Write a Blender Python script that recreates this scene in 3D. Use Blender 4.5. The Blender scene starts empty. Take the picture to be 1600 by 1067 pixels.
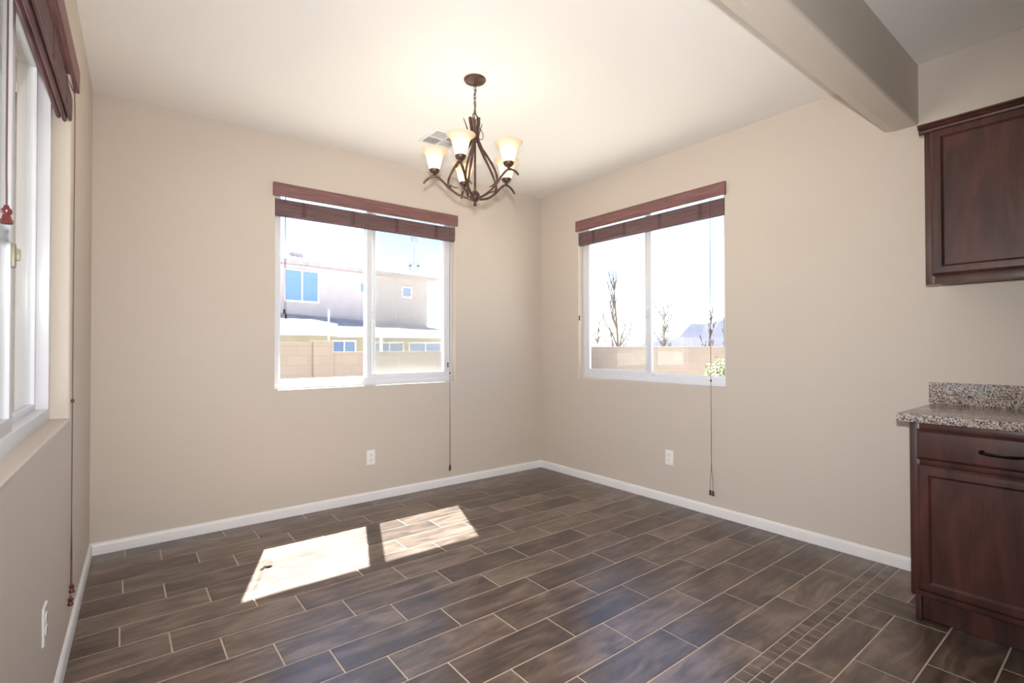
import bpy, bmesh, math, random
from mathutils import Vector, Matrix
random.seed(7)
PI = math.pi
R = math.radians
C = bpy.context.scene.collection
SC = bpy.context.scene

# ------------------------------------------------------------------ camera
cam = bpy.data.objects.new('camera', bpy.data.cameras.new('camera'))
C.objects.link(cam)
cam.data.sensor_fit = 'HORIZONTAL'
cam.data.sensor_width = 36.0
cam.data.lens = 783.99 / 1600 * 36
cam.data.clip_start = 0.02
cam.data.clip_end = 1000
_r = Vector((0.7868347, -0.6171616, -0.0016339))
_u = Vector((-0.0056752, -0.0098827, 0.9999351))
_f = Vector((0.6171377, 0.7867743, 0.0112786))
CAM = Vector((-3.3970, -3.8509, 1.2189))
M = Matrix((_r, _u, -_f)).transposed().to_4x4()
M.translation = CAM
cam.matrix_world = M
SC.camera = cam

# ------------------------------------------------------------------ light and exposure
SC.view_settings.view_transform = 'Standard'
SC.view_settings.look = 'None'
SC.view_settings.gamma = 1
SC.view_settings.use_curve_mapping = False
SC.view_settings.exposure = -0.20

world = bpy.data.worlds.new('sky'); SC.world = world; world.use_nodes = True
wn = world.node_tree.nodes; wl = world.node_tree.links
sky = wn.new('ShaderNodeTexSky'); sky.sky_type = 'NISHITA'; sky.sun_disc = False
sky.sun_elevation = R(57.8); sky.sun_rotation = R(20.3)
sky.air_density = 1.0; sky.dust_density = 0.4; sky.ozone_density = 3.0
bg = wn['Background']; bg.inputs['Strength'].default_value = 0.47
wl.new(sky.outputs[0], bg.inputs['Color'])

SUN = 54.0
FLASH = 440.0
BULB = 3.9
sd = bpy.data.lights.new('sun', 'SUN'); sd.energy = SUN; sd.angle = R(0.53); sd.color = (1, 0.975, 0.94)
so = bpy.data.objects.new('sun', sd); C.objects.link(so)
so.rotation_euler = Vector((-0.37, -1.0, -1.69)).to_track_quat('-Z', 'Y').to_euler()
# photographer's flash, just above the lens
fd = bpy.data.lights.new('flash', 'SPOT'); fd.energy = FLASH; fd.spot_size = R(125); fd.spot_blend = 1.0; fd.shadow_soft_size = 0.025; fd.color = (1, 0.98, 0.97)
fo = bpy.data.objects.new('flash', fd); C.objects.link(fo); fo.location = CAM + Vector((0, 0, 0.13))
fo.rotation_euler = _f.to_track_quat('-Z', 'Y').to_euler()

# ------------------------------------------------------------------ helpers
def link(name, me, m, parent=None):
    o = bpy.data.objects.new(name, me); C.objects.link(o)
    if m is not None:
        for x in (m if isinstance(m, (list, tuple)) else [m]): me.materials.append(x)
    if parent is not None: o.parent = parent
    return o
def obj(name, bm, m, parent=None, smooth=True, ang=35):
    bmesh.ops.recalc_face_normals(bm, faces=bm.faces)
    me = bpy.data.meshes.new(name)
    if smooth:
        for f in bm.faces: f.smooth = True
        for e in bm.edges:
            if len(e.link_faces) == 2 and e.calc_face_angle(0) > R(ang): e.smooth = False
    bm.to_mesh(me); bm.free()
    return link(name, me, m, parent)
def tag(o, label=None, cat=None, group=None, kind=None):
    if label: o['label'] = label
    if cat: o['category'] = cat
    if group: o['group'] = group
    if kind: o['kind'] = kind
    return o
def empty(name, loc=(0, 0, 0), rz=0, parent=None):
    o = bpy.data.objects.new(name, None); C.objects.link(o); o.empty_display_size = .1
    o.location = loc; o.rotation_euler = (0, 0, rz)
    if parent is not None: o.parent = parent
    return o
def struct(o): o['kind'] = 'structure'; return o
def box(bm, x0, x1, y0, y1, z0, z1, bev=0, seg=2, mat=0):
    vs = [bm.verts.new((x, y, z)) for x in (x0, x1) for y in (y0, y1) for z in (z0, z1)]
    fs = [bm.faces.new([vs[i] for i in q]) for q in ((0, 1, 3, 2), (4, 6, 7, 5), (0, 4, 5, 1), (2, 3, 7, 6), (0, 2, 6, 4), (1, 5, 7, 3))]
    for f in fs: f.material_index = mat
    if bev:
        es = list({e for f in fs for e in f.edges})
        bmesh.ops.bevel(bm, geom=es, offset=bev, segments=seg, affect='EDGES', profile=0.5)
    return vs
def spline(pts, n=8):
    P = [Vector(p) for p in pts]; out = []
    for i in range(len(P) - 1):
        a = P[max(i - 1, 0)]; b = P[i]; c = P[i + 1]; d = P[min(i + 2, len(P) - 1)]
        for k in range(n):
            t = k / n
            out.append(0.5 * ((2 * b) + (c - a) * t + (2 * a - 5 * b + 4 * c - d) * t * t + (-a + 3 * b - 3 * c + d) * t ** 3))
    out.append(P[-1]); return out
def tube(bm, pts, rad, sides=8, cap=True):
    n = len(pts); rings = []
    rr = rad if callable(rad) else (lambda t: rad)
    up = None
    for i, p in enumerate(pts):
        t = (pts[min(i + 1, n - 1)] - pts[max(i - 1, 0)])
        if t.length < 1e-9: t = Vector((0, 0, 1))
        t.normalize()
        if up is None:
            up = t.orthogonal().normalized()
        else:
            up = (up - t * up.dot(t))
            up = up.normalized() if up.length > 1e-6 else t.orthogonal().normalized()
        w = t.cross(up); r = rr(i / max(n - 1, 1))
        rings.append([bm.verts.new(p + (up * math.cos(2 * PI * k / sides) + w * math.sin(2 * PI * k / sides)) * r) for k in range(sides)])
    for a, b in zip(rings, rings[1:]):
        for k in range(sides): bm.faces.new((a[k], a[(k + 1) % sides], b[(k + 1) % sides], b[k]))
    if cap:
        bm.faces.new(rings[0]); bm.faces.new(rings[-1][::-1])
def torus(bm, c, R0, r, ax, ay, seg=20, sides=8, sx=1.0, sy=1.0):
    c = Vector(c); ax = Vector(ax).normalized(); ay = Vector(ay).normalized(); az = ax.cross(ay); rings = []
    for i in range(seg):
        t = 2 * PI * i / seg
        p = c + ax * math.cos(t) * R0 * sx + ay * math.sin(t) * R0 * sy
        o = (ax * math.cos(t) + ay * math.sin(t))
        rings.append([bm.verts.new(p + (o * math.cos(2 * PI * k / sides) + az * math.sin(2 * PI * k / sides)) * r) for k in range(sides)])
    for i in range(seg):
        a, b = rings[i], rings[(i + 1) % seg]
        for k in range(sides): bm.faces.new((a[k], a[(k + 1) % sides], b[(k + 1) % sides], b[k]))
def lathe(bm, prof, c=(0, 0, 0), sides=24, close=True):
    c = Vector(c); rings = []
    for r, z in prof:
        if r < 1e-6: rings.append([bm.verts.new(c + Vector((0, 0, z)))])
        else: rings.append([bm.verts.new(c + Vector((r * math.cos(2 * PI * k / sides), r * math.sin(2 * PI * k / sides), z))) for k in range(sides)])
    for a, b in zip(rings, rings[1:]):
        for k in range(sides):
            k2 = (k + 1) % sides
            if len(a) == 1 and len(b) > 1: bm.faces.new((a[0], b[k2], b[k]))
            elif len(b) == 1 and len(a) > 1: bm.faces.new((a[k], a[k2], b[0]))
            elif len(a) > 1: bm.faces.new((a[k], a[k2], b[k2], b[k]))
def panel(bm, s0, s1, z0, z1, prof, back=0.0):
    """nested rectangles facing +y: prof is a list of (inset, y)"""
    rings = []
    for ins, y in [(0, back)] + prof:
        rings.append([bm.verts.new(v) for v in ((s0 + ins, y, z0 + ins), (s1 - ins, y, z0 + ins), (s1 - ins, y, z1 - ins), (s0 + ins, y, z1 - ins))])
    for a, b in zip(rings, rings[1:]):
        for k in range(4): bm.faces.new((a[k], a[(k + 1) % 4], b[(k + 1) % 4], b[k]))
    bm.faces.new(rings[-1]); bm.faces.new(rings[0][::-1])
def extrude_prof(bm, prof, s0, s1, closed=True, n=1):
    """prof: list of (o, z) swept along local x"""
    rows = [[bm.verts.new((s0 + (s1 - s0) * i / n, o, z)) for o, z in prof] for i in range(n + 1)]
    m = len(prof)
    for a, b in zip(rows, rows[1:]):
        for k in range(m if closed else m - 1): bm.faces.new((a[k], a[(k + 1) % m], b[(k + 1) % m], b[k]))
    if closed:
        bm.faces.new(rows[0]); bm.faces.new(rows[-1][::-1])

# ------------------------------------------------------------------ materials
def srgb(r, g, b):
    f = lambda c: (c / 255 / 12.92) if c / 255 <= .04045 else ((c / 255 + .055) / 1.055) ** 2.4
    return (f(r), f(g), f(b), 1)
class N:
    def __init__(s, name):
        s.m = bpy.data.materials.new(name); s.m.use_nodes = True
        s.t = s.m.node_tree; s.n = s.t.nodes; s.l = s.t.links
        s.b = s.n['Principled BSDF']; s.out = s.n['Material Output']
    def add(s, ty, **kw):
        n = s.n.new(ty)
        for k, v in kw.items():
            if k in n.inputs.keys(): n.inputs[k].default_value = v
            else: setattr(n, k, v)
        return n
    def link(s, a, b): s.l.new(a, b)
    def coord(s, scale=(1, 1, 1), kind='Object', rot=(0, 0, 0)):
        tc = s.n.new('ShaderNodeTexCoord'); mp = s.n.new('ShaderNodeMapping')
        mp.inputs['Scale'].default_value = scale; mp.inputs['Rotation'].default_value = rot
        s.link(tc.outputs[kind], mp.inputs['Vector']); return mp.outputs[0]
    def ramp(s, fac, stops):
        r = s.n.new('ShaderNodeValToRGB'); e = r.color_ramp.elements
        while len(e) < len(stops): e.new(0.5)
        for x, (p, c) in zip(e, stops): x.position = p; x.color = c
        s.link(fac, r.inputs[0]); return r.outputs[0]
    def bump(s, h, strength=.2, dist=.002):
        b = s.n.new('ShaderNodeBump'); b.inputs['Strength'].default_value = strength; b.inputs['Distance'].default_value = dist
        s.link(h, b.inputs['Height']); s.link(b.outputs[0], s.b.inputs['Normal'])
def simple(name, col, rough=.5, metal=0, spec=.5, noise=0, nscale=(8, 8, 8), bump=0, bscale=(200, 200, 200), bdist=.001):
    m = N(name); m.b.inputs['Base Color'].default_value = col
    m.b.inputs['Roughness'].default_value = rough; m.b.inputs['Metallic'].default_value = metal
    m.b.inputs['Specular IOR Level'].default_value = spec
    if noise:
        t = m.add('ShaderNodeTexNoise', Detail=3.0); m.link(m.coord(nscale), t.inputs['Vector']); t.inputs['Scale'].default_value = 1
        lo = tuple(c * (1 - noise) for c in col[:3]) + (1,); hi = tuple(min(1, c * (1 + noise)) for c in col[:3]) + (1,)
        m.link(m.ramp(t.outputs['Fac'], [(.3, lo), (.7, hi)]), m.b.inputs['Base Color'])
    if bump:
        t = m.add('ShaderNodeTexNoise', Detail=2.0); m.link(m.coord(bscale), t.inputs['Vector']); t.inputs['Scale'].default_value = 1
        m.bump(t.outputs['Fac'], bump, bdist)
    return m.m
paint = simple('wall_paint', srgb(205, 194, 182), .6, spec=.3, bump=.35, bscale=(70, 70, 70), bdist=.002)
ceil_paint = simple('ceiling_paint', srgb(240, 237, 233), .7, spec=.2, bump=.3, bscale=(60, 60, 60), bdist=.002)
trimw = simple('trim_white', srgb(232, 230, 230), .35, noise=.02)
vinyl = simple('white_vinyl', srgb(225, 226, 232), .3, noise=.01)
plate = simple('plate_white', srgb(240, 238, 235), .25)
slotm = simple('slot_dark', srgb(60, 55, 52), .5)
cream = simple('lock_cream', srgb(152, 145, 122), .4)
bronze = simple('bronze', srgb(84, 62, 54), .42, metal=.45, noise=.25, nscale=(60, 60, 60), bump=.5, bscale=(150, 150, 90), bdist=.002)
handle_m = simple('black_metal', srgb(28, 25, 26), .18, metal=.6)
cordm = simple('brown_cord', srgb(92, 62, 52), .7)
tasselm = simple('tassel_wood', srgb(100, 48, 46), .25)
tassel_dark = simple('tassel_dark_wood', srgb(62, 42, 36), .4)
def wood_blind(name, hi, lo, trans):
    m = N(name)
    t = m.add('ShaderNodeTexNoise', Detail=4.0, Scale=1.0); m.link(m.coord((6, 180, 420)), t.inputs['Vector'])
    col = m.ramp(t.outputs['Fac'], [(.32, lo), (.68, hi)])
    m.link(col, m.b.inputs['Base Color']); m.b.inputs['Roughness'].default_value = .55
    m.bump(t.outputs['Fac'], .5, .002)
    if trans:
        tr = m.add('ShaderNodeBsdfTranslucent'); m.link(col, tr.inputs['Color'])
        mx = m.add('ShaderNodeMixShader'); mx.inputs[0].default_value = trans
        m.link(m.b.outputs[0], mx.inputs[1]); m.link(tr.outputs[0], mx.inputs[2]); m.link(mx.outputs[0], m.out.inputs[0])
    return m.m
valance_m = wood_blind('valance_wood', srgb(150, 106, 103), srgb(98, 66, 65), 0)
shade_m = wood_blind('woven_shade', srgb(168, 136, 136), srgb(120, 92, 94), .5)
band_m = wood_blind('shade_binding', srgb(116, 82, 80), srgb(84, 56, 55), .2)
def cherry(name, hi, lo):
    m = N(name)
    t = m.add('ShaderNodeTexNoise', Detail=5.0, Scale=1.0, Distortion=.6); m.link(m.coord((14, 14, 3)), t.inputs['Vector'])
    g = m.add('ShaderNodeTexNoise', Detail=2.0, Scale=1.0); m.link(m.coord((160, 160, 8)), g.inputs['Vector'])
    mx = m.add('ShaderNodeMath', operation='ADD'); sc = m.add('ShaderNodeMath', operation='MULTIPLY'); sc.inputs[1].default_value = .3
    m.link(g.outputs['Fac'], sc.inputs[0]); m.link(t.outputs['Fac'], mx.inputs[0]); m.link(sc.outputs[0], mx.inputs[1])
    m.link(m.ramp(mx.outputs[0], [(.42, lo), (.85, hi)]), m.b.inputs['Base Color'])
    m.b.inputs['Roughness'].default_value = .40; m.b.inputs['Coat Weight'].default_value = .12; m.b.inputs['Coat Roughness'].default_value = .25
    return m.m
cab_m = cherry('cherry_cabinet', srgb(84, 47, 40), srgb(44, 24, 21))
def granite():
    m = N('granite')
    v = m.add('ShaderNodeTexVoronoi', Scale=1.0); m.link(m.coord((250, 250, 250)), v.inputs['Vector'])
    v.inputs['Randomness'].default_value = 1
    n1 = m.add('ShaderNodeTexNoise', Scale=1.0, Detail=5.0, Roughness=.7); m.link(m.coord((170, 170, 170)), n1.inputs['Vector'])
    sp = m.add('ShaderNodeSeparateColor'); m.link(v.outputs['Color'], sp.inputs[0])
    a = m.ramp(sp.outputs[0], [(.0, srgb(70, 58, 60)), (.22, srgb(95, 82, 82)), (.3, srgb(165, 150, 142)), (.62, srgb(205, 192, 184)), (.85, srgb(228, 222, 220))])
    b = m.ramp(n1.outputs['Fac'], [(.36, srgb(60, 48, 50)), (.44, srgb(190, 178, 170)), (.62, srgb(225, 215, 210))])
    mx = m.add('ShaderNodeMix', data_type='RGBA', blend_type='MULTIPLY'); mx.inputs[0].default_value = .7
    m.link(a, mx.inputs[6]); m.link(b, mx.inputs[7]); m.link(mx.outputs[2], m.b.inputs['Base Color'])
    m.b.inputs['Roughness'].default_value = .12
    return m.m
granite_m = granite()
def glass(name, tint=(0.97, 0.99, 0.98, 1), ior=1.5):
    m = N(name)
    tr = m.add('ShaderNodeBsdfTransparent'); tr.inputs[0].default_value = tint
    gl = m.add('ShaderNodeBsdfGlossy'); gl.inputs['Roughness'].default_value = .0
    lw = m.add('ShaderNodeLayerWeight'); pw = m.add('ShaderNodeMath', operation='POWER'); pw.inputs[1].default_value = 5
    m.link(lw.outputs['Facing'], pw.inputs[0]); ma = m.add('ShaderNodeMath', operation='MULTIPLY_ADD'); ma.inputs[1].default_value = .9; ma.inputs[2].default_value = .04
    m.link(pw.outputs[0], ma.inputs[0])
    mx = m.add('ShaderNodeMixShader'); m.link(ma.outputs[0], mx.inputs[0]); m.link(tr.outputs[0], mx.inputs[1]); m.link(gl.outputs[0], mx.inputs[2])
    m.link(mx.outputs[0], m.out.inputs[0]); return m.m
glass_m = glass('window_glass')
def screen():
    m = N('insect_screen')
    tr = m.add('ShaderNodeBsdfTransparent'); di = m.add('ShaderNodeBsdfDiffuse'); di.inputs[0].default_value = srgb(190, 186, 180)
    mx = m.add('ShaderNodeMixShader'); mx.inputs[0].default_value = .5
    m.link(tr.outputs[0], mx.inputs[1]); m.link(di.outputs[0], mx.inputs[2]); m.link(mx.outputs[0], m.out.inputs[0]); return m.m
screen_m = screen()
def tile():
    m = N('wood_look_tile')
    at = m.add('ShaderNodeAttribute', attribute_name='rnd'); uv = m.add('ShaderNodeAttribute', attribute_name='tuv')
    mp = m.add('ShaderNodeMapping'); mp.inputs['Scale'].default_value = (3.2, 15, 1)
    m.link(uv.outputs['Vector'], mp.inputs['Vector'])
    n1 = m.add('ShaderNodeTexNoise', Scale=1.0, Detail=5.0, Roughness=.6, Distortion=1.2); m.link(mp.outputs[0], n1.inputs['Vector'])
    mp2 = m.add('ShaderNodeMapping'); mp2.inputs['Scale'].default_value = (5, 7, 1); m.link(uv.outputs['Vector'], mp2.inputs['Vector'])
    n2 = m.add('ShaderNodeTexNoise', Scale=1.0, Detail=3.0); m.link(mp2.outputs[0], n2.inputs['Vector'])
    # tone = grain + cloud + per tile shift
    a = m.add('ShaderNodeMath', operation='MULTIPLY_ADD'); a.inputs[1].default_value = .66; m.link(n1.outputs['Fac'], a.inputs[0])
    b = m.add('ShaderNodeMath', operation='MULTIPLY'); b.inputs[1].default_value = .38; m.link(n2.outputs['Fac'], b.inputs[0]); m.link(b.outputs[0], a.inputs[2])
    c = m.add('ShaderNodeMath', operation='MULTIPLY_ADD'); c.inputs[1].default_value = .16; m.link(at.outputs['Fac'], c.inputs[0])
    d = m.add('ShaderNodeMath', operation='SUBTRACT'); d.inputs[1].default_value = .11; m.link(a.outputs[0], d.inputs[0]); m.link(d.outputs[0], c.inputs[2])
    col = m.ramp(c.outputs[0], [(.3, srgb(48, 37, 31)), (.43, srgb(78, 62, 53)), (.52, srgb(97, 80, 69)), (.66, srgb(128, 109, 96))])
    m.link(col, m.b.inputs['Base Color'])
    m.b.inputs['Roughness'].default_value = .30
    m.b.inputs['Specular IOR Level'].default_value = .8
    m.bump(n1.outputs['Fac'], .25, .002)
    return m.m
tile_m = tile()
grout_m = simple('grout', srgb(188, 171, 154), .8, noise=.08, nscale=(20, 20, 20))
def stucco(name, col, sc=30):
    return simple(name, col, .9, spec=.1, noise=.05, nscale=(2, 2, 2), bump=.5, bscale=(sc, sc, sc), bdist=.01)

# ------------------------------------------------------------------ wall frames (local x along the wall to the viewer's left, y into the room, z up)
LW = 3.5246; AC = R(1.567); H = 2.74
FA = ((0, 0, 0), PI)
FB = ((0, 0, 0), PI / 2)
FC = ((-LW, 0, 0), -PI / 2 - AC)
REC = .065; WT = .17
def placed(o, fr): o.location = fr[0]; o.rotation_euler = (0, 0, fr[1]); return o

def wall(name, fr, s0, s1, hole=None):
    bm = bmesh.new()
    if hole is None:
        box(bm, s0, s1, -WT, 0, -.05, H + .05)
    else:
        a, b, c, d = hole
        S = [s0, a, b, s1]; Z = [-.05, c, d, H + .05]
        front = [[bm.verts.new((s, 0, z)) for z in Z] for s in S]
        back = [[bm.verts.new((s, -WT, z)) for z in Z] for s in S]
        for i in range(3):
            for j in range(3):
                if i == 1 and j == 1: continue
                bm.faces.new((front[i][j], front[i + 1][j], front[i + 1][j + 1], front[i][j + 1]))
                bm.faces.new((back[i][j], back[i][j + 1], back[i + 1][j + 1], back[i + 1][j]))
        q = [(1, 1), (2, 1), (2, 2), (1, 2)]; hs = []
        for k in range(4):
            (i, j), (u, v) = q[k], q[(k + 1) % 4]
            bm.faces.new((front[i][j], back[i][j], back[u][v], front[u][v]))
            hs.append((front[i][j], front[u][v]))
        per = [(0, 0), (1, 0), (2, 0), (3, 0), (3, 1), (3, 2), (3, 3), (2, 3), (1, 3), (0, 3), (0, 2), (0, 1)]
        for k in range(12):
            (i, j), (u, v) = per[k], per[(k + 1) % 12]
            bm.faces.new((front[i][j], front[u][v], back[u][v], back[i][j]))
        es = [bm.edges.get(p) for p in hs]
        bmesh.ops.bevel(bm, geom=es, offset=.012, segments=4, affect='EDGES', profile=.5)
    return placed(struct(obj(name, bm, paint, ang=50)), fr)

# windows: openings
WA = (1.022, 2.520, .915, 2.40)
WB = (-1.975, -.530, .930, 2.40)
WC_ = (1.050, 2.550, .925, 2.40)
wall('wall_back', FA, 0, LW + .3, WA)
wall('wall_right', FB, -8.0, .17, WB)
wall('wall_left', FC, -.0, 8.0, WC_)
b = bmesh.new(); box(b, -4.2, .3, -7.67, -7.5, -.05, H + .05); struct(obj('wall_rear', b, paint))
b = bmesh.new(); box(b, -4.2, .3, -7.8, .3, H, H + .12); struct(obj('ceiling', b, ceil_paint))
# dropped beam between dining area and kitchen
b = bmesh.new()
_pr = [(-3.085, 2.417), (-2.978, 2.417), (-2.932, 2.427), (-2.932, H + .02), (-3.085, H + .02)]
extrude_prof(b, _pr, -3.75, 0.0)
near = [e for e in b.edges if all(abs(v.co.z - 2.417) < 1e-4 and v.co.y < -3.08 for v in e.verts)]
bmesh.ops.bevel(b, geom=near, offset=.012, segments=4, affect='EDGES', profile=.5)
struct(obj('ceiling_beam', b, paint, ang=10))

# ------------------------------------------------------------------ floor of individual tiles (one mesh)
def floor():
    bm = bmesh.new(); rnd = bm.faces.layers.float.new('rnd'); tuv = bm.verts.layers.float_vector.new('tuv')
    X0, X1, Y0, Y1 = -3.95, .12, -7.6, .12
    g = .0030; ev = .0012
    v = [bm.verts.new(p) for p in ((X0, Y0, -.0015), (X1, Y0, -.0015), (X1, Y1, -.0015), (X0, Y1, -.0015))]
    f = bm.faces.new(v); f.material_index = 1
    v = [bm.verts.new(p) for p in ((X0, Y0, -.06), (X1, Y0, -.06), (X1, Y1, -.06), (X0, Y1, -.06))]
    f = bm.faces.new(v[::-1]); f.material_index = 1
    def t(x0, x1, y0, y1, flip=False, g=g):
        x0 = max(x0, X0); x1 = min(x1, X1); y0 = max(y0, Y0); y1 = min(y1, Y1)
        if x1 - x0 < .02 or y1 - y0 < .02: return
        x0 += g; x1 -= g; y0 += g; y1 -= g
        r = random.random(); ox, oy = random.uniform(0, 50), random.uniform(0, 50)
        lo = [(x0, y0), (x1, y0), (x1, y1), (x0, y1)]; hi = [(x0 + ev, y0 + ev), (x1 - ev, y0 + ev), (x1 - ev, y1 - ev), (x0 + ev, y1 - ev)]
        vl = [bm.verts.new((x, y, -.0016)) for x, y in lo]; vh = [bm.verts.new((x, y, 0)) for x, y in hi]
        for q, (x, y) in list(zip(vl, lo)) + list(zip(vh, hi)):
            q[tuv] = (oy + y, ox + x, 0) if flip else (ox + x, oy + y, 0)
        fs = [bm.faces.new(vh)] + [bm.faces.new((vl[k], vl[(k + 1) % 4], vh[(k + 1) % 4], vh[k])) for k in range(4)]
        for q in fs: q[rnd] = r
    L, P, SH = .5135, .1837, .1667
    for i in range(-4, 13):
        y1 = -.503 - i * P; y0 = y1 - P
        if i == 12: y0 = -2.882
        if y0 < -2.883: y0 = -2.882
        ph = -3.373 + i * SH
        k = math.floor((X0 - ph) / L)
        while ph + k * L < X1:
            t(ph + k * L, ph + (k + 1) * L, y0, y1); k += 1
    # mosaic strip
    for j, off in ((0, 0), (1, .031)):
        y1 = -2.882 - j * .0515; x = X0 - off
        while x < X1:
            w = random.choice((.058, .058, .062, .085))
            t(x, x + w, y1 - .0515, y1, flip=random.random() < .5, g=.0019); x += w
    # kitchen side
    y1 = -2.985; ph = -.294
    t_rows = [(-2.985, -3.12)] + [(-3.12 - i * P, -3.12 - (i + 1) * P) for i in range(25)]
    for i, (a, c) in enumerate(t_rows):
        ph = -.807 + (i) * .1875
        k = math.floor((X0 - ph) / L)
        while ph + k * L < X1:
            a0, a1 = ph + k * L, ph + (k + 1) * L
            if i < 2: a1 = min(a1, -.62)
            if a1 > a0: t(a0, a1, c, a)
            k += 1
    t(-.62, -.433, -3.3037, -2.985, flip=True); t(-.433, X1, -3.12, -2.985); t(-.433, X1, -3.3037, -3.12)
    bm.normal_update()
    me = bpy.data.meshes.new('floor'); bm.to_mesh(me); bm.free()
    return struct(link('floor', me, [tile_m, grout_m]))
floor()

# ------------------------------------------------------------------ baseboards
def baseboard(name, fr, s0, s1):
    bm = bmesh.new()
    prof = [(0, .0005), (.014, .0005), (.014, .052), (.012, .060), (.0075, .066), (.003, .070), (0, .0705)]
    extrude_prof(bm, prof, s0, s1)
    placed(struct(obj(name, bm, trimw)), fr)
baseboard('baseboard_back', FA, 0.0, LW + .002)
baseboard('baseboard_right', FB, -3.172, -.014)
baseboard('baseboard_left', FC, 0.014, 7.5)

# ------------------------------------------------------------------ windows
def window(name, fr, hole, slider, screened, label_lock=True):
    s0, s1, z0, z1 = hole; e = 'left' if slider == 'left' else 'right'
    root = placed(struct(empty(name)), fr)
    def rect_frame(nm, a, b, c, d, y0, y1, w, parent, wb=None, bev=.002):
        bm = bmesh.new(); wb = wb or w
        box(bm, a, b, y0, y1, c, c + wb, bev); box(bm, a, b, y0, y1, d - w, d, bev)
        box(bm, a, a + w, y0, y1, c + wb - .001, d - w + .001, bev); box(bm, b - w, b, y0, y1, c + wb - .001, d - w + .001, bev)
        return obj(nm, bm, vinyl, parent)
    a, b, c, d = s0 - .004, s1 + .004, z0 - .004, z1 + .004
    rect_frame('window_frame', a, b, c, d, -.135, -REC, .040, root, .050)
    mid = (s0 + s1) / 2
    # fixed pane on one side, sash on the other (large s = viewer's left)
    if slider == 'left': sl = (mid - .043, s1 - .028); fx = (s0 + .034, mid + .043)
    else: sl = (s0 + .028, mid + .043); fx = (mid - .043, s1 - .034)
    sash = rect_frame('sliding_sash', sl[0], sl[1], z0 + .044, z1 - .034, -.098, -.072, .044, root)
    bm = bmesh.new(); box(bm, sl[0] + .03, sl[1] - .03, -.087, -.083, z0 + .074, z1 - .064); obj('window_glass', bm, glass_m, sash, False)
    fxf = rect_frame('fixed_pane_frame', fx[0], fx[1], z0 + .044, z1 - .034, -.130, -.104, .026, root)
    bm = bmesh.new(); box(bm, fx[0] + .02, fx[1] - .02, -.119, -.115, z0 + .062, z1 - .052); obj('window_glass', bm, glass_m, fxf, False)
    # sash lock on the meeting stile
    bm = bmesh.new(); mx = (mid - .004)
    box(bm, mx - .012, mx + .012, -.072, -.062, z0 + .53, z0 + .60, .003); box(bm, mx - .005, mx + .005, -.063, -.052, z0 + .55, z0 + .585, .003)
    obj('sash_lock', bm, cream if name == 'window_3' else vinyl, root)
    if screened:
        sc = rect_frame('screen_frame', sl[0] + .01, sl[1] - .002, z0 + .05, z1 - .04, -.150, -.140, .018, root)
        bm = bmesh.new(); q = [bm.verts.new(v) for v in ((sl[0] + .02, -.145, z0 + .06), (sl[1] - .02, -.145, z0 + .06), (sl[1] - .02, -.145, z1 - .05), (sl[0] + .02, -.145, z1 - .05))]
        bm.faces.new(q); obj('insect_screen', bm, screen_m, sc, False)
window('window_1', FA, WA, 'right', True)
window('window_2', FB, WB, 'left', False)
window('window_3', FC, WC_, 'left', False)

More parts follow.
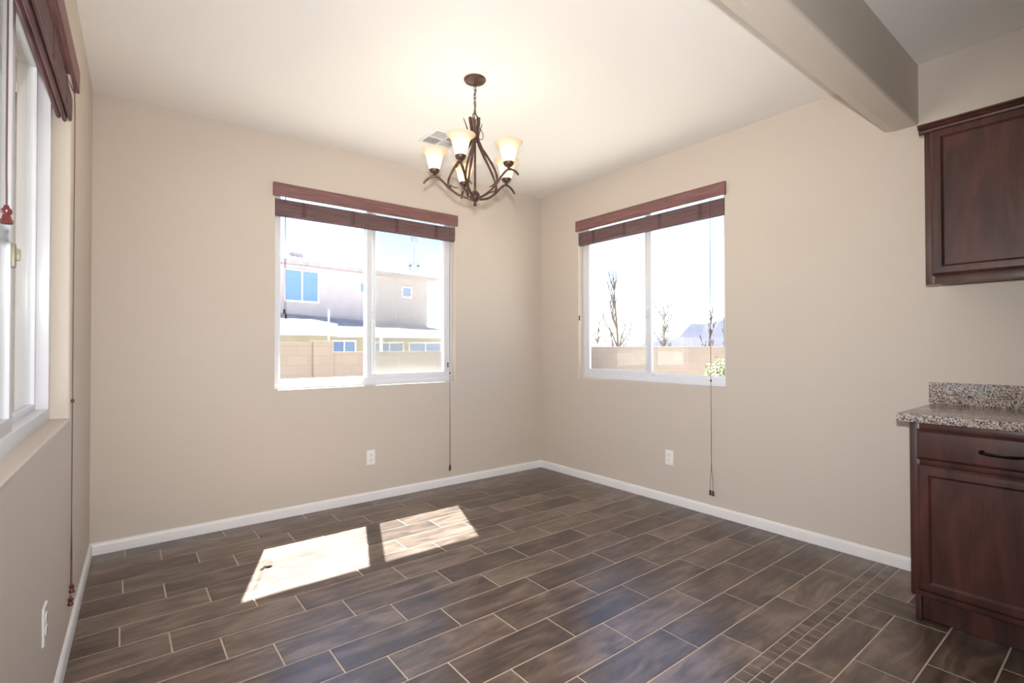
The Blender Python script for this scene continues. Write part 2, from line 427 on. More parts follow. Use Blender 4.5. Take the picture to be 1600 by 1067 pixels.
# ------------------------------------------------------------------ woven blinds
def tassel(parent, x, y, z, m=None):
    bm = bmesh.new()
    lathe(bm, [(0, .036), (.0035, .036), (.005, .031), (.0085, .027), (.0088, .022), (.006, .017), (.0075, .010), (.0105, .004), (.0105, 0), (.007, -.002), (0, -.002)], (x, y, z), 14)
    return obj('tassel', bm, m or tasselm, parent)
def blind(label, fr, hole, cords):
    s0, s1, z0, z1 = hole
    root = placed(empty('woven_blind'), fr)
    tag(root, label, 'blind', 'woven wood blinds over the windows')
    # valance board on the wall face
    bm = bmesh.new(); box(bm, s0 - .018, s1 + .018, .004, .020, 2.303, 2.398, .003)
    box(bm, s0 - .018, s0 - .006, -.0, .006, 2.303, 2.398); box(bm, s1 + .006, s1 + .018, -.0, .006, 2.303, 2.398)
    obj('valance', bm, valance_m, root)
    bm = bmesh.new(); box(bm, s0 + .003, s1 - .003, -.048, -.006, 2.368, 2.398, .002); obj('head_rail', bm, valance_m, root)
    # gathered folds of the shade
    def lobe(o0, o1, zb, zt=2.287):
        m_ = (o0 + o1) / 2; w = (o1 - o0) / 2
        return [(m_ + w * .55, zt), (m_ + w, zt - .02), (m_ + w, zb + .02), (m_ + w * .8, zb + .006), (m_ + w * .3, zb), (m_ - w * .3, zb), (m_ - w * .8, zb + .006), (m_ - w, zb + .02), (m_ - w, zt - .02), (m_ - w * .55, zt)]
    bm = bmesh.new()
    extrude_prof(bm, lobe(-.016, -.002, 2.172), s0 + .002, s1 - .002, n=12)
    extrude_prof(bm, lobe(-.035, -.018, 2.166), s0 + .002, s1 - .002, n=12)
    extrude_prof(bm, lobe(-.054, -.037, 2.176), s0 + .002, s1 - .002, n=12)
    sh = obj('shade', bm, shade_m, root, ang=60)
    for k in range(4):
        x = s0 + (s1 - s0) * (.13 + .2467 * k)
        bm = bmesh.new(); box(bm, x - .015, x + .015, -.003, -.0008, 2.178, 2.284, .0005)
        obj('lift_band', bm, band_m, sh)
        bm = bmesh.new(); tube(bm, [Vector((x, -.026, 2.28)), Vector((x, -.026, 2.372))], .0012, 6); obj('lift_cord', bm, cordm, root)
    bm = bmesh.new(); box(bm, s1 - .06, s1 - .035, -.056, -.0535, 2.19, 2.215); obj('care_tag', bm, plate, sh)
    # hanging cords: (s, o, z_top, z_bead, z_split, ends[(ds, z)])
    for (s, o, zb, zs, ends) in cords:
        rc = None
        for i, (ds, ze) in enumerate(ends):
            bm = bmesh.new()
            pts = [(s, -.03, 2.372), (s, o * .3 - .003, 2.296), (s + .001, o, 2.22), (s + .0015 * (i + 1), o, (2.22 + zb) / 2), (s + .001, o, zb), (s + .0015, o, zs), (s + ds * .8, o, (zs + ze) / 2), (s + ds, o, ze + .034)]
            if o < 0: pts = [(s, -.03, 2.372), (s + ds * .3, o, 2.2), (s + ds, o, ze + .034)]
            tube(bm, spline(pts, 6), .0016, 6)
            rc = obj('pull_cord', bm, cordm, root)
            tassel(rc, s + ds, o, ze, tasselm if fr is FC else tassel_dark)
        if o >= 0:
            if zb > 1.5: continue
            bm = bmesh.new(); lathe(bm, [(0, .008), (.004, .007), (.0062, .003), (.0062, -.003), (.004, -.007), (0, -.008)], (s + .001, o, zb), 12)
            obj('cord_bead', bm, tasselm, rc)
blind('reddish woven blind pulled up over the two-pane window of the far left wall', FA, WA,
      [(1.092, .024, .99, .95, [(-.002, .15), (.002, .135)]), (2.44, -.056, 1.6, 1.5, [(.006, 1.465), (-.006, 1.43)])])
blind('reddish woven blind pulled up over the window facing the tall bare tree', FB, WB,
      [(-1.882, .024, .975, .40, [(.011, .150), (-.010, .148)])])
blind('dark woven blind seen edge-on from below, over the window at the left edge', FC, WC_,
      [(1.090, .009, 1.0, .55, [(.016, .165), (-.03, .20)]), (2.446, .017, 1.9, 1.6, [(-.004, 1.468)])])

def cleat(label, fr, s, y, z):
    bm = bmesh.new(); box(bm, s - .004, s + .004, y - .002, y + .008, z - .022, z + .022, .002)
    box(bm, s - .003, s + .003, y + .006, y + .014, z + .006, z + .018, .002); box(bm, s - .003, s + .003, y + .006, y + .014, z - .018, z - .006, .002)
    o = placed(obj('cord_cleat', bm, slotm), fr); tag(o, label, 'cord cleat', 'small dark cord cleats at the window edges')
cleat('small dark cord cleat on the right jamb inside the far left window', FA, 1.064, -.062, 1.06)
cleat('small dark cord cleat at the left jamb of the window facing the bare tree', FB, -.545, -.003, 1.49)

# ------------------------------------------------------------------ outlets
def outlet(label, fr, s, z):
    root = empty('wall_outlet'); placed(root, fr)
    bm = bmesh.new(); panel(bm, s - .035, s + .035, z - .0575, z + .0575, [(0, .003), (.003, .0058), (.006, .0062)], .0002)
    pl = obj('cover_plate', bm, plate, root)
    for dz in (-.0195, .0195):
        bm = bmesh.new()
        n = 20; c = []
        for k in range(n):
            t = 2 * PI * k / n; x = .0172 * math.cos(t); zz = .0172 * math.sin(t); zz = max(-.0135, min(.0135, zz)); c.append((x, zz))
        f0 = [bm.verts.new((s + x, .0055, z + dz + q)) for x, q in c]; f1 = [bm.verts.new((s + x * .96, .0082, z + dz + q * .96)) for x, q in c]
        bm.faces.new(f1)
        for k in range(n): bm.faces.new((f0[k], f0[(k + 1) % n], f1[(k + 1) % n], f1[k]))
        rc = obj('receptacle', bm, plate, root)
        bm = bmesh.new()
        box(bm, s - .0075, s - .005, .0078, .0086, z + dz - .001, z + dz + .008); box(bm, s + .005, s + .0075, .0078, .0086, z + dz - .001, z + dz + .008)
        box(bm, s - .0022, s + .0022, .0078, .0086, z + dz - .0095, z + dz - .005)
        obj('socket_slots', bm, slotm, rc, False)
    bm = bmesh.new(); bmesh.ops.create_uvsphere(bm, u_segments=10, v_segments=6, radius=.003)
    for v in bm.verts: v.co = Vector((s + v.co.x, .0065 + v.co.y * .4, z + v.co.z))
    obj('screw', bm, plate, root)
    tag(root, label, 'outlet', 'white wall outlets')
outlet('white duplex outlet low on the far left wall below its window', FA, 1.808, .342)
outlet('white duplex outlet low on the right wall below its window', FB, -1.513, .353)
outlet('white outlet seen edge-on low on the left wall at the frame edge', FC, 1.752, .375)

# ------------------------------------------------------------------ ceiling register
def vent():
    root = empty('ceiling_vent', (-1.535, -.665, H))
    bm = bmesh.new(); w = .135
    lo = [(-w, -w), (w, -w), (w, w), (-w, w)]
    def ring(ws, z): return [bm.verts.new((x / w * ws, y / w * ws, z)) for x, y in lo]
    r = [ring(w, -.0005), ring(w, -.004), ring(w - .006, -.007), ring(w - .022, -.007), ring(w - .024, -.002)]
    for a, b2 in zip(r, r[1:]):
        for k in range(4): bm.faces.new((a[k], a[(k + 1) % 4], b2[(k + 1) % 4], b2[k]))
    box(bm, -.006, .006, -w + .02, w - .02, -.007, -.002); box(bm, -w + .02, w - .02, -.006, .006, -.007, -.002)
    obj('vent_frame', bm, trimw, root)
    bm = bmesh.new(); box(bm, -w + .02, w - .02, -w + .02, w - .02, -.0022, -.0008); obj('vent_backing', bm, slotm, root, False)
    bm = bmesh.new()
    for qx, qy, ax in ((-1, -1, 0), (1, 1, 0), (-1, 1, 1), (1, -1, 1)):
        for k in range(6):
            u = .016 + k * .0165
            if ax == 0: box(bm, min(qx * .007, qx * .112), max(qx * .007, qx * .112), qy * u - .002, qy * u + .002, -.0068, -.0028)
            else: box(bm, qx * u - .002, qx * u + .002, min(qy * .007, qy * .112), max(qy * .007, qy * .112), -.0068, -.0028)
    obj('louvers', bm, trimw, root, False)
    tag(root, 'white square louvred air vent on the ceiling behind the chandelier', 'air vent')
vent()

# ------------------------------------------------------------------ chandelier
def shade_glass():
    m = N('frosted_shade')
    tr = m.add('ShaderNodeBsdfTranslucent'); tr.inputs[0].default_value = (1, .86, .70, 1)
    di = m.add('ShaderNodeBsdfDiffuse'); di.inputs[0].default_value = (.93, .87, .80, 1)
    mx = m.add('ShaderNodeMixShader'); mx.inputs[0].default_value = .6
    m.link(di.outputs[0], mx.inputs[1]); m.link(tr.outputs[0], mx.inputs[2]); m.link(mx.outputs[0], m.out.inputs[0]); return m.m
def emit(name, col, s):
    m = N(name); m.b.inputs['Base Color'].default_value = (1, 1, 1, 1)
    m.b.inputs['Emission Color'].default_value = col; m.b.inputs['Emission Strength'].default_value = s; return m.m
def chandelier():
    cx, cy = -1.812, -1.493
    root = empty('chandelier', (cx, cy, H))
    tag(root, 'bronze twig-style chandelier with five lit frosted glass shades hanging from the ceiling', 'chandelier')
    Z = lambda z: z - H
    sg = shade_glass(); bl = emit('bulb_glow', (1, .80, .55, 1), 14)
    bm = bmesh.new(); lathe(bm, [(0, 0), (.062, 0), (.063, -.004), (.058, -.012), (.045, -.018), (.02, -.023), (.008, -.026), (.007, -.034), (0, -.036)], (0, 0, -.0005), 36); obj('canopy', bm, bronze, root)
    # chain
    z = -.034; k = 0
    while z > Z(2.555):
        bm = bmesh.new(); ax = (1, 0, 0) if k % 2 == 0 else (0, 1, 0)
        torus(bm, (0, 0, z - .014), .014, .0022, ax, (0, 0, 1), 16, 6, sx=.5, sy=1.0); obj('chain_link', bm, bronze, root); z -= .0235; k += 1
    bm = bmesh.new(); torus(bm, (0, 0, Z(2.527)), .019, .0028, (1, .3, 0), (0, 0, 1), 24, 8); obj('hanging_ring', bm, bronze, root)
    # power cord woven down the chain with a slack loop
    bm = bmesh.new()
    pts = [(.002, 0, -.03)] + [(.009 * math.sin(i * 1.3), .009 * math.cos(i * 1.1), -.03 - i * .02) for i in range(1, 9)]
    pts += [(.022, .002, Z(2.53)), (.026, -.004, Z(2.50)), (.018, -.008, Z(2.47)), (.030, -.014, Z(2.455)), (.042, -.02, Z(2.43)), (.040, -.02, Z(2.405)), (.026, -.012, Z(2.40)), (.014, -.006, Z(2.42))]
    tube(bm, spline(pts, 5), .0022, 6); obj('power_cord', bm, bronze, root)
    # central rod, hub, finial
    bm = bmesh.new(); tube(bm, spline([(0, 0, Z(2.508)), (.001, .001, Z(2.35)), (0, 0, Z(2.2)), (0, 0, Z(2.07))], 6), .0062, 10); obj('rod', bm, bronze, root)
    bm = bmesh.new(); lathe(bm, [(0, .034), (.012, .032), (.026, .018), (.030, 0), (.027, -.014), (.016, -.026), (.007, -.031), (.0065, -.036), (.010, -.042), (.010, -.050), (.005, -.056), (0, -.057)], (0, 0, Z(2.072)), 24); obj('hub', bm, bronze, root)
    bm = bmesh.new(); torus(bm, (0, 0, Z(2.405)), .019, .004, (1, 0, 0), (0, 1, 0), 20, 8); torus(bm, (0, 0, Z(2.412)), .020, .003, (1, 0, 0), (0, 1, 0), 20, 8); obj('binding_wire', bm, bronze, root)
    rr = .228
    for k in range(5):
        a = R(1 + 72 * k); ca, sa = math.cos(a), math.sin(a)
        P = lambda r, zz, t=0: Vector((r * ca - t * sa, r * sa + t * ca, Z(zz)))
        bm = bmesh.new()
        knob = lambda t, r0, r1: r0 + (r1 - r0) * t
        tube(bm, spline([P(.018, 2.062), P(.055, 2.066), P(.10, 2.084), P(.145, 2.118), P(.185, 2.158), P(.215, 2.180), P(.240, 2.181), P(.268, 2.166), P(.290, 2.142)], 6),
             lambda t: .0074 - .0012 * t + .0006 * math.sin(t * 37), 10)
        # side twig near the joint
        tube(bm, spline([P(.150, 2.124), P(.135, 2.128, .006), P(.112, 2.118, .012), P(.092, 2.116, .014)], 5), lambda t: .0045 - .0015 * t, 8)
        tube(bm, spline([P(.138, 2.116), P(.139, 2.132, -.004), P(.136, 2.142, -.008)], 4), lambda t: .004 - .002 * t, 8)
        arm = obj('arm', bm, bronze, root)
        bm = bmesh.new()
        tube(bm, spline([P(.148, 2.118), P(.152, 2.14), P(.146, 2.175), P(.122, 2.225), P(.090, 2.275), P(.055, 2.325), P(.030, 2.37), P(.019, 2.405), P(.018, 2.45), P(.028 + .010 * (k % 2), 2.505 + .009 * (k % 3))], 6),
             lambda t: .0056 + .0036 * t + .0006 * math.sin(t * 41), 10)
        obj('stem', bm, bronze, root)
        if k in (0, 2, 3):
            bm = bmesh.new(); tube(bm, spline([P(.020, 2.39, .01), P(.034, 2.42, .016), P(.046, 2.460, .018), P(.064, 2.510, .018)], 5), lambda t: .0055 - .0035 * t, 8); obj('twig', bm, bronze, root)
        c = P(rr, 2.19)
        bm = bmesh.new(); lathe(bm, [(0, -.006), (.008, -.006), (.009, .004), (.020, .010), (.028, .020), (.030, .031), (.028, .032), (.024, .028), (0, .026)], c, 24); obj('shade_cup', bm, bronze, arm)
        bm = bmesh.new()
        outer = [(.028, .028), (.032, .045), (.039, .072), (.045, .096), (.051, .114), (.061, .128), (.072, .137), (.078, .140)]
        inner = [(r - .003, zz - .0005) for r, zz in outer[::-1]]
        lathe(bm, outer + inner, c, 32); obj('lamp_shade', bm, sg, arm)
        bm = bmesh.new(); lathe(bm, [(0, .030), (.012, .030), (.012, .048), (.020, .062), (.024, .078), (.020, .094), (.010, .103), (0, .105)], c, 16); bo = obj('bulb', bm, bl, arm)
        ld = bpy.data.lights.new('bulb_light', 'POINT'); ld.energy = BULB; ld.color = (1, .86, .70); ld.shadow_soft_size = .026
        lo = bpy.data.objects.new('bulb_light', ld); C.objects.link(lo); lo.parent = root; lo.location = c + Vector((0, 0, .080))
        bo.visible_shadow = True
chandelier()

# ------------------------------------------------------------------ kitchen cabinets on the right wall  (local x = world y)
KF = (0, 0, 0), PI / 2
def base_cabinet():
    root = empty('base_cabinet'); placed(root, KF)
    s1 = -3.176; s0 = s1 - .612
    bm = bmesh.new(); box(bm, s0, s1, .002, .582, .118, .884); obj('carcass', bm, cab_m, root, False)
    bm = bmesh.new()
    for (a, b2, c, d) in ((s0, s0 + .035, .118, .884), (s1 - .035, s1, .118, .884), (s0 + .034, s1 - .034, .118, .155), (s0 + .034, s1 - .034, .70, .735), (s0 + .034, s1 - .034, .850, .884)):
        box(bm, a, b2, .582, .601, c, d, .0012)
    obj('face_frame', bm, cab_m, root)
    bm = bmesh.new(); box(bm, s0, s1 - .012, .50, .548, .002, .118); box(bm, s1 - .030, s1 - .010, .10, .575, .002, .118, .001); obj('toe_kick', bm, cab_m, root)
    d0, d1 = s0 + .028, s1 - .028
    bm = bmesh.new(); panel(bm, d0, d1, .145, .698, [(0, .610), (.004, .614), (.012, .620), (.020, .621), (.040, .621), (.046, .615), (.050, .612), (.058, .612)], .602); obj('door', bm, cab_m, root, ang=12)
    bm = bmesh.new(); panel(bm, d0, d1, .722, .855, [(0, .610), (.004, .614), (.012, .620), (.020, .621)], .602); dr = obj('drawer', bm, cab_m, root, ang=12)
    m_ = (d0 + d1) / 2; zz = .786
    bm = bmesh.new()
    pts = spline([(m_ + .064, .622, zz), (m_ + .062, .634, zz), (m_ + .052, .642, zz - .001), (m_ + .030, .647, zz - .003), (m_, .650, zz - .004), (m_ - .030, .647, zz - .003), (m_ - .052, .642, zz - .001), (m_ - .062, .634, zz), (m_ - .064, .622, zz)], 6)
    tube(bm, pts, lambda t: .0042 + .0022 * abs(math.cos(t * PI * 3)) , 10)
    for q in (-.064, .064):
        tmp = bmesh.new(); lathe(tmp, [(0, 0), (.010, 0), (.010, .003), (.006, .006), (0, .007)], (0, 0, 0), 16)
        me = bpy.data.meshes.new('t'); tmp.transform(Matrix.Translation((m_ + q, .6205, zz)) @ Matrix.Rotation(-PI / 2, 4, 'X')); tmp.to_mesh(me); tmp.free(); bm.from_mesh(me)
    obj('handle', bm, handle_m, dr)
    tag(root, 'dark cherry base cabinet with drawer and black handle under the granite countertop', 'cabinet')
base_cabinet()
def upper_cabinet():
    root = empty('wall_cabinet'); placed(root, KF)
    s1 = -3.178; s0 = s1 - .612
    bm = bmesh.new(); box(bm, s0, s1, .002, .302, 1.540, 2.27); obj('carcass', bm, cab_m, root, False)
    bm = bmesh.new()
    for (a, b2, c, d) in ((s0, s0 + .035, 1.517, 2.272), (s1 - .035, s1, 1.517, 2.272), (s0 + .034, s1 - .034, 1.517, 1.56), (s0 + .034, s1 - .034, 2.24, 2.272)):
        box(bm, a, b2, .302, .321, c, d, .0012)
    obj('face_frame', bm, cab_m, root)
    bm = bmesh.new(); panel(bm, s0 + .024, s1 - .024, 1.556, 2.256, [(0, .330), (.004, .334), (.012, .340), (.020, .341), (.040, .341), (.046, .335), (.050, .332), (.058, .332)], .322); obj('door', bm, cab_m, root, ang=12)
    bm = bmesh.new()
    pr = [(.321, 2.248), (.329, 2.248), (.333, 2.254), (.336, 2.262), (.345, 2.268), (.352, 2.276), (.360, 2.279), (.360, 2.287), (.321, 2.287)]
    extrude_prof(bm, pr, s0, s1 + .018)
    extrude_prof(bm, [(.002, 2.272), (.321, 2.272), (.321, 2.287), (.002, 2.287)], s0, s1 + .018)
    obj('crown_molding', bm, cab_m, root, ang=12)
    tag(root, 'dark cherry wall cabinet with raised frame door and crown, hung at the right edge', 'cabinet')
upper_cabinet()
def countertop():
    root = empty('countertop'); placed(root, KF)
    bm = bmesh.new(); box(bm, -3.80, -3.137, .001, .636, .8845, .921, .003); obj('slab', bm, granite_m, root)
    bm = bmesh.new(); box(bm, -3.80, -3.120, .001, .021, .9205, 1.030, .0015); obj('backsplash', bm, granite_m, root)
    tag(root, 'speckled beige and grey granite countertop with short backsplash on the base cabinet', 'countertop')
countertop()

bm = bmesh.new(); bmesh.ops.create_icosphere(bm, subdivisions=2, radius=.011)
for v in bm.verts: v.co = Vector((v.co.x * 1.6 + .3 * v.co.y, v.co.y * .8, max(0, (v.co.z + .011) * .35))) + Vector((-2.733, -.813, .0003)) + Vector((random.uniform(-.002, .002), random.uniform(-.002, .002), 0))
tag(obj('debris', bm, simple('dark_crumb', srgb(22, 18, 16), .9, spec=.1)), 'tiny dark crumb lying in the sunlit patch on the floor', 'debris')

# ------------------------------------------------------------------ outdoors
ground_m = stucco('gravel_ground', srgb(176, 168, 158), 12)
bm = bmesh.new()
def quad(a, b_, c, d, m=0):
    f = bm.faces.new([bm.verts.new(p) for p in (a, b_, c, d)]); f.material_index = m
quad((-150, -60, -.35), (200, -60, -.35), (200, 160, -.35), (-150, 160, -.35)); struct(obj('yard_ground', bm, ground_m, None, False))
# roof eave above the windows (keeps the top of the window in shade)
eave_m = stucco('eave_stucco', srgb(200, 188, 170), 20)
bm = bmesh.new(); box(bm, -4.6, .75, WT, .62, 2.99, 3.12); box(bm, .17, .75, -8, WT, 2.99, 3.12); struct(obj('roof_eave', bm, eave_m, None, False))
# grey stucco wing wall beside the left window
bm = bmesh.new(); box(bm, -6.9, -3.80, .55, .75, -.35, 3.0); struct(obj('wall_outer', bm, stucco('grey_stucco', srgb(88, 87, 90), 25), None, False))
bm = bmesh.new(); box(bm, -6.9, -3.80, -9.0, .75, 3.0, 3.15); struct(obj('patio_ceiling', bm, eave_m, None, False))

def block_mat(name, col, mortar):
    m = N(name); b_ = m.add('ShaderNodeTexBrick'); b_.inputs['Scale'].default_value = 1
    b_.inputs['Brick Width'].default_value = .4; b_.inputs['Row Height'].default_value = .2; b_.inputs['Mortar Size'].default_value = .006
    b_.inputs['Color1'].default_value = col; b_.inputs['Color2'].default_value = tuple(c * .93 for c in col[:3]) + (1,); b_.inputs['Mortar'].default_value = mortar
    tc = m.add('ShaderNodeTexCoord'); sp = m.add('ShaderNodeSeparateXYZ'); cb = m.add('ShaderNodeCombineXYZ')
    m.link(tc.outputs['Object'], sp.inputs[0]); ad = m.add('ShaderNodeMath', operation='ADD'); m.link(sp.outputs[0], ad.inputs[0]); m.link(sp.outputs[1], ad.inputs[1])
    m.link(ad.outputs[0], cb.inputs[0]); m.link(sp.outputs[2], cb.inputs[1]); m.link(cb.outputs[0], b_.inputs['Vector'])
    m.link(b_.outputs['Color'], m.b.inputs['Base Color']); m.b.inputs['Roughness'].default_value = .95; return m.m
bl_m = block_mat('tan_block', srgb(160, 145, 133), srgb(146, 132, 122))
def block_wall(label, x0, x1, y0, y1, zt):
    root = empty('block_wall', ((x0 + x1) / 2, (y0 + y1) / 2, -.35))
    cx, cy = (x0 + x1) / 2, (y0 + y1) / 2
    bm = bmesh.new(); box(bm, x0 - cx, x1 - cx, y0 - cy, y1 - cy, 0, zt + .30); obj('block_courses', bm, bl_m, root, False)
    bm = bmesh.new(); box(bm, x0 - cx, x1 - cx, y0 - cy - .01, y1 - cy + .01, zt + .30, zt + .35, .005); obj('cap_course', bm, bl_m, root, False)
    tag(root, label, 'block wall', 'tan block walls around the yard')
block_wall('higher tan block wall seen at the lower left of the left pane, far left window', -9, -.19, 7.0, 7.2, 1.325)
block_wall('square tan block pillar between the higher and the lower yard wall', -.19, .225, 6.96, 7.24, 1.364)
block_wall('lower tan block wall running behind both panes of the far left window', .225, 8.0, 7.0, 7.2, 1.125)
block_wall('tan block wall across the bottom of the window facing the bare tree', 8.0, 8.2, -8, 7.2, 1.23)

hs_m = stucco('house_stucco', srgb(182, 172, 174), 8)
hc_m = stucco('cream_stucco', srgb(176, 172, 158), 8)
roof_m = simple('roof_tile', srgb(165, 155, 160), .9, noise=.15, nscale=(3, 3, 3))
wht = simple('exterior_white', srgb(238, 236, 232), .6)
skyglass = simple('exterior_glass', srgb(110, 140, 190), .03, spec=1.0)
def ext_window(root, x0, x1, y, z0, z1, mull=True):
    bm = bmesh.new(); w = .07
    box(bm, x0 - w, x1 + w, y - .05, y, z0 - w, z0); box(bm, x0 - w, x1 + w, y - .05, y, z1, z1 + w); box(bm, x0 - w, x0, y - .05, y, z0, z1); box(bm, x1, x1 + w, y - .05, y, z0, z1)
    if mull: box(bm, (x0 + x1) / 2 - .03, (x0 + x1) / 2 + .03, y - .05, y, z0, z1)
    fr = obj('window', bm, wht, root, False)
    bm = bmesh.new(); box(bm, x0, x1, y - .02, y - .01, z0, z1); obj('pane', bm, skyglass, fr, False)
def houses():
    org = (1.887, 18.401, 0); rz = math.atan2(.16649, .98604)
    root = empty('house', org, rz)
    bm = bmesh.new(); box(bm, -5, 7.58, 0, 9, -1.2, 4.72); obj('wall', bm, hs_m, root, False)
    bm = bmesh.new()
    a = [(-5.4, -.42), (8.0, -.42), (8.0, 9.4), (-5.4, 9.4)]
    lo = [bm.verts.new((x, y, 4.70)) for x, y in a]; md = [bm.verts.new((x, y, 4.86)) for x, y in a]; hi = [bm.verts.new(p) for p in ((-1, 4.5, 6.6), (3.6, 4.5, 6.6))]
    bm.faces.new(lo)
    for k in range(4): bm.faces.new((lo[k], lo[(k + 1) % 4], md[(k + 1) % 4], md[k]))
    bm.faces.new((md[0], md[1], hi[1], hi[0])); bm.faces.new((md[1], md[2], hi[1])); bm.faces.new((md[2], md[3], hi[0], hi[1])); bm.faces.new((md[3], md[0], hi[0]))
    obj('roof', bm, roof_m, root, False)
    for x, y in ((-1.0, 1.0), (.9, .6)):
        bm = bmesh.new(); z = 4.86 + (y + .42) * .354; box(bm, x - .25, x + .25, y - .15, y + .15, z - .05, z + .12); obj('roof_vent', bm, roof_m, root, False)
    ext_window(root, .18, 1.57, 0, 3.22, 4.48); ext_window(root, 3.66, 4.04, 0, 3.82, 4.23, False); ext_window(root, 6.04, 6.52, 0, 3.80, 4.22, False)
    tag(root, 'pale stucco two-storey house beyond the yard wall, behind the low roofs', 'house')
    r2 = empty('low_house', org, rz)
    bm = bmesh.new(); box(bm, -5, 2.6, -2.5, -.02, -1.2, 1.72); box(bm, 2.6, 7.6, -2.0, -.02, -1.2, 1.66); obj('wall', bm, hc_m, r2, False)
    bm = bmesh.new()   # sloping roof up to the tall house
    def slab(x0, x1, y0, z0, y1, z1, t, zr=None):
        zr = z1 if zr is None else zr
        v = [bm.verts.new(p) for p in ((x0, y0, z0), (x1, y0, z0), (x1, y1, zr), (x0, y1, z1), (x0, y0, z0 - t), (x1, y0, z0 - t), (x1, y1, zr - t), (x0, y1, z1 - t))]
        for q in ((0, 1, 2, 3), (7, 6, 5, 4), (0, 4, 5, 1), (1, 5, 6, 2), (2, 6, 7, 3), (3, 7, 4, 0)): bm.faces.new([v[i] for i in q])
    slab(-5, 7.6, -2.6, 1.96, -.01, 2.85, .1, 2.32)
    obj('roof', bm, roof_m, r2, False)
    bm = bmesh.new(); slab(-5, .25, -4.2, 2.06, -2.3, 2.30, .42); slab(.25, 7.4, -4.2, 1.86, -2.3, 2.02, .26); obj('patio_cover', bm, wht, r2, False)
    for x in (.25 - 3, 2.15, 5.6):
        bm = bmesh.new(); box(bm, x - .05, x + .05, -4.1, -4.0, -1.2, 1.62); obj('post', bm, wht, r2, False)
    bm = bmesh.new(); tube(bm, [Vector((-.25, -4.5, -1.2)), Vector((-.25, -4.5, 2.54))], .035, 8); obj('downpipe', bm, wht, r2)
    ext_window(r2, .98, 1.9, -2.5, 1.05, 1.45); ext_window(r2, 3.2, 4.6, -2.0, .95, 1.4); ext_window(r2, 5.0, 6.8, -2.0, .95, 1.4)
    tag(r2, 'low cream house with flat white patio cover right behind the yard wall', 'house')
houses()
def tower():
    root = empty('cell_tower', (29.0, 59.55, -.35)); g = simple('tower_metal', srgb(170, 185, 215), .6)
    bm = bmesh.new(); tube(bm, [Vector((0, 0, 0)), Vector((0, 0, 17.3))], lambda t: .16 - .08 * t, 8); obj('mast', bm, g, root)
    for z, rr, n in ((16.6, .35, 3), (13.2, .75, 4), (12.6, .75, 4)):
        for k in range(n):
            t = 2 * PI * k / n + .4; x, y = rr * math.cos(t), rr * math.sin(t)
            bm = bmesh.new(); box(bm, x - .16, x + .16, y - .1, y + .1, z - .45, z + .35); tube(bm, [Vector((0, 0, z)), Vector((x, y, z))], .04, 6); obj('antenna_panel', bm, g, root)
    tag(root, 'thin pale cell tower with antenna clusters above the house roof', 'cell tower')
tower()
# mountains
bm = bmesh.new(); pts = [(-20, 2.5), (-8, 3.4), (0, 5.6), (5, 6.0), (9, 7.6), (14, 8.3), (18, 8.2), (23, 9.3), (27, 10.2), (32, 12.5), (40, 14), (60, 12), (90, 14)]
base = Vector((121.5, 88.7)); dd = Vector((17.3, -13.6)).normalized(); nn = Vector((-dd.y, dd.x))
rows = []
for j, (off, fz) in enumerate(((0, 0), (1.5, .5), (4, 1.0), (30, .6), (50, 0))):
    rows.append([bm.verts.new((base.x + dd.x * s - nn.x * -off * 1.0, base.y + dd.y * s + nn.y * off, -.4 + (h + .4) * fz + (random.uniform(-.5, .5) if 0 < fz < 1 else 0))) for s, h in pts])
for a, b2 in zip(rows, rows[1:]):
    for k in range(len(pts) - 1): bm.faces.new((a[k], a[k + 1], b2[k + 1], b2[k]))
struct(obj('mountains', bm, simple('mountain_haze_blue', srgb(168, 166, 180), .95, spec=0, noise=.1, nscale=(.2, .2, .2)), None, False))

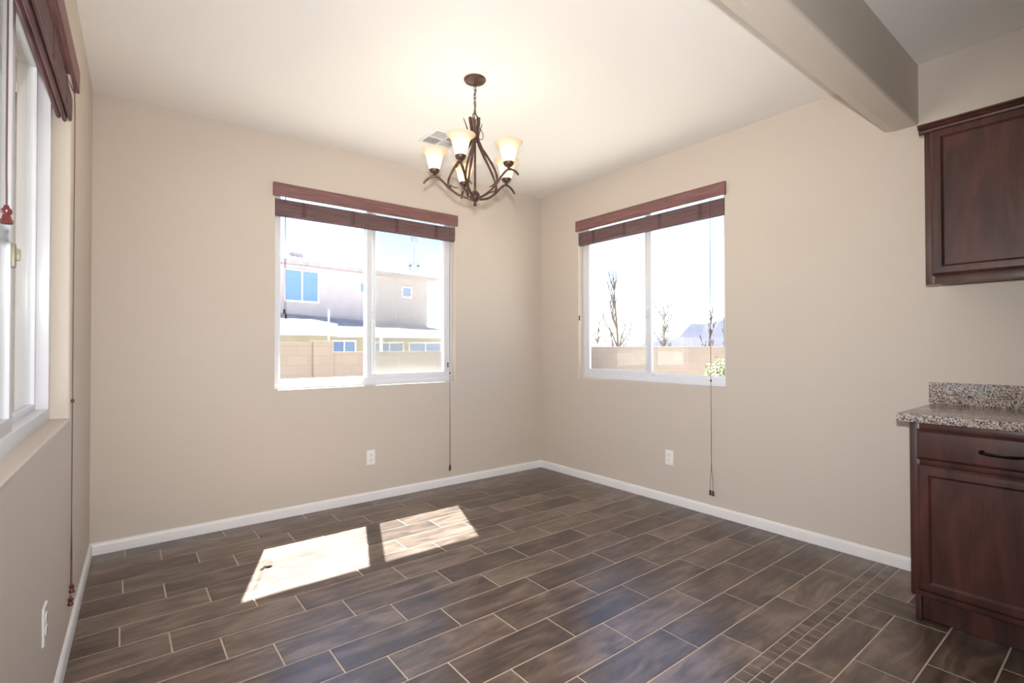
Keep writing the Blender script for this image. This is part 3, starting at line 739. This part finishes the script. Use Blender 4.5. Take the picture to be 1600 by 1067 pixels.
bark = simple('pale_bark', srgb(104, 90, 82), .9, noise=.2, nscale=(20, 20, 20))
def bare_tree(name, label, loc, h, spread, depth, seed, r0=.035, n0=6, cat='tree'):
    rnd = random.Random(seed); bm = bmesh.new()
    def br(p, d, L, r, lev):
        n = 5; pts = [p.copy()]
        for i in range(n):
            w_ = .03 if lev == 0 else .14
            d = (d + Vector((rnd.uniform(-w_, w_), rnd.uniform(-w_, w_), rnd.uniform(0, .08)))).normalized(); pts.append(pts[-1] + d * L / n)
        tube(bm, pts, lambda t: r * (1 - .75 * t), 5 if lev else 6, cap=False)
        if lev < depth:
            for k in range(n0 if lev == 0 else 4):
                q = pts[min(n, 1 + int((k + .5) / (n0 if lev == 0 else 4) * n))]
                an = rnd.uniform(0, 2 * PI); e = Vector((math.cos(an) * spread, math.sin(an) * spread, rnd.uniform(.5, 1.1))).normalized()
                br(q, (Vector((0, 0, .5)) + e).normalized(), L * (1 - .5 * (k / (n0 if lev == 0 else 4))) * rnd.uniform(.28, .42), max(r * .5, .015), lev + 1)
    br(Vector((0, 0, 0)), Vector((0, 0, 1)), h, r0, 0)
    o = obj(name, bm, bark, None); o.location = loc
    return tag(o, label, cat, 'bare trees and shrubs beyond the yard wall')
bare_tree('bare_tree', 'tall narrow leafless tree rising above the block wall', (11.2, 8.35, -.35), 3.7, .55, 3, 3, .07, 16)
bare_tree('bare_shrub', 'bare shrub above the wall left of the tall leafless tree', (11.2, 9.35, -.35), 2.1, .9, 3, 5, .03, 12, 'shrub')
bare_tree('bare_shrub', 'wide dense bare shrub above the wall right of the window divider', (11.0, 6.25, -.35), 2.5, .8, 3, 8, .03, 20, 'shrub')
bare_tree('bare_shrub', 'bare shrub above the wall just right of the widest bare shrub', (11.4, 4.95, -.35), 2.3, .45, 3, 9, .03, 14, 'shrub')
bare_tree('bare_shrub', 'thin low bare shrub farthest right above the wall near the hanging cord', (11.0, 4.1, -.35), 2.0, .4, 3, 11, .025, 7, 'shrub')
def leafy(name, label, loc, w, h, n, seed):
    rnd = random.Random(seed); root = empty(name, loc)
    bm = bmesh.new()
    for k in range(9):
        a = rnd.uniform(0, 6.28); tube(bm, spline([(0, 0, 0), (math.cos(a) * w * .3, math.sin(a) * w * .3, h * .5), (math.cos(a) * w * .7, math.sin(a) * w * .7, h * .9)], 4), .008, 5)
    obj('stems', bm, bark, root)
    bm = bmesh.new()
    for k in range(n):
        a = rnd.uniform(0, 6.28); r = w * math.sqrt(rnd.random()); z = h * (.25 + .75 * rnd.random()) * (1 - .3 * (r / w) ** 2)
        c = Vector((r * math.cos(a), r * math.sin(a), z)); u = Vector((rnd.uniform(-1, 1), rnd.uniform(-1, 1), rnd.uniform(-.4, 1))).normalized(); v = u.orthogonal().normalized()
        L = .05; q = [c - u * L, c + v * L * .45, c + u * L, c - v * L * .45]; bm.faces.new([bm.verts.new(p) for p in q])
    obj('foliage', bm, simple('leaf', srgb(120, 135, 80), .6, noise=.3, nscale=(10, 10, 10)), root, False)
    tag(root, label, 'shrub')
leafy('leafy_shrub', 'green leafy shrub in the yard, low behind the right pane of the right wall window', (5.0, .90, -.35), .34, 1.40, 900, 4)
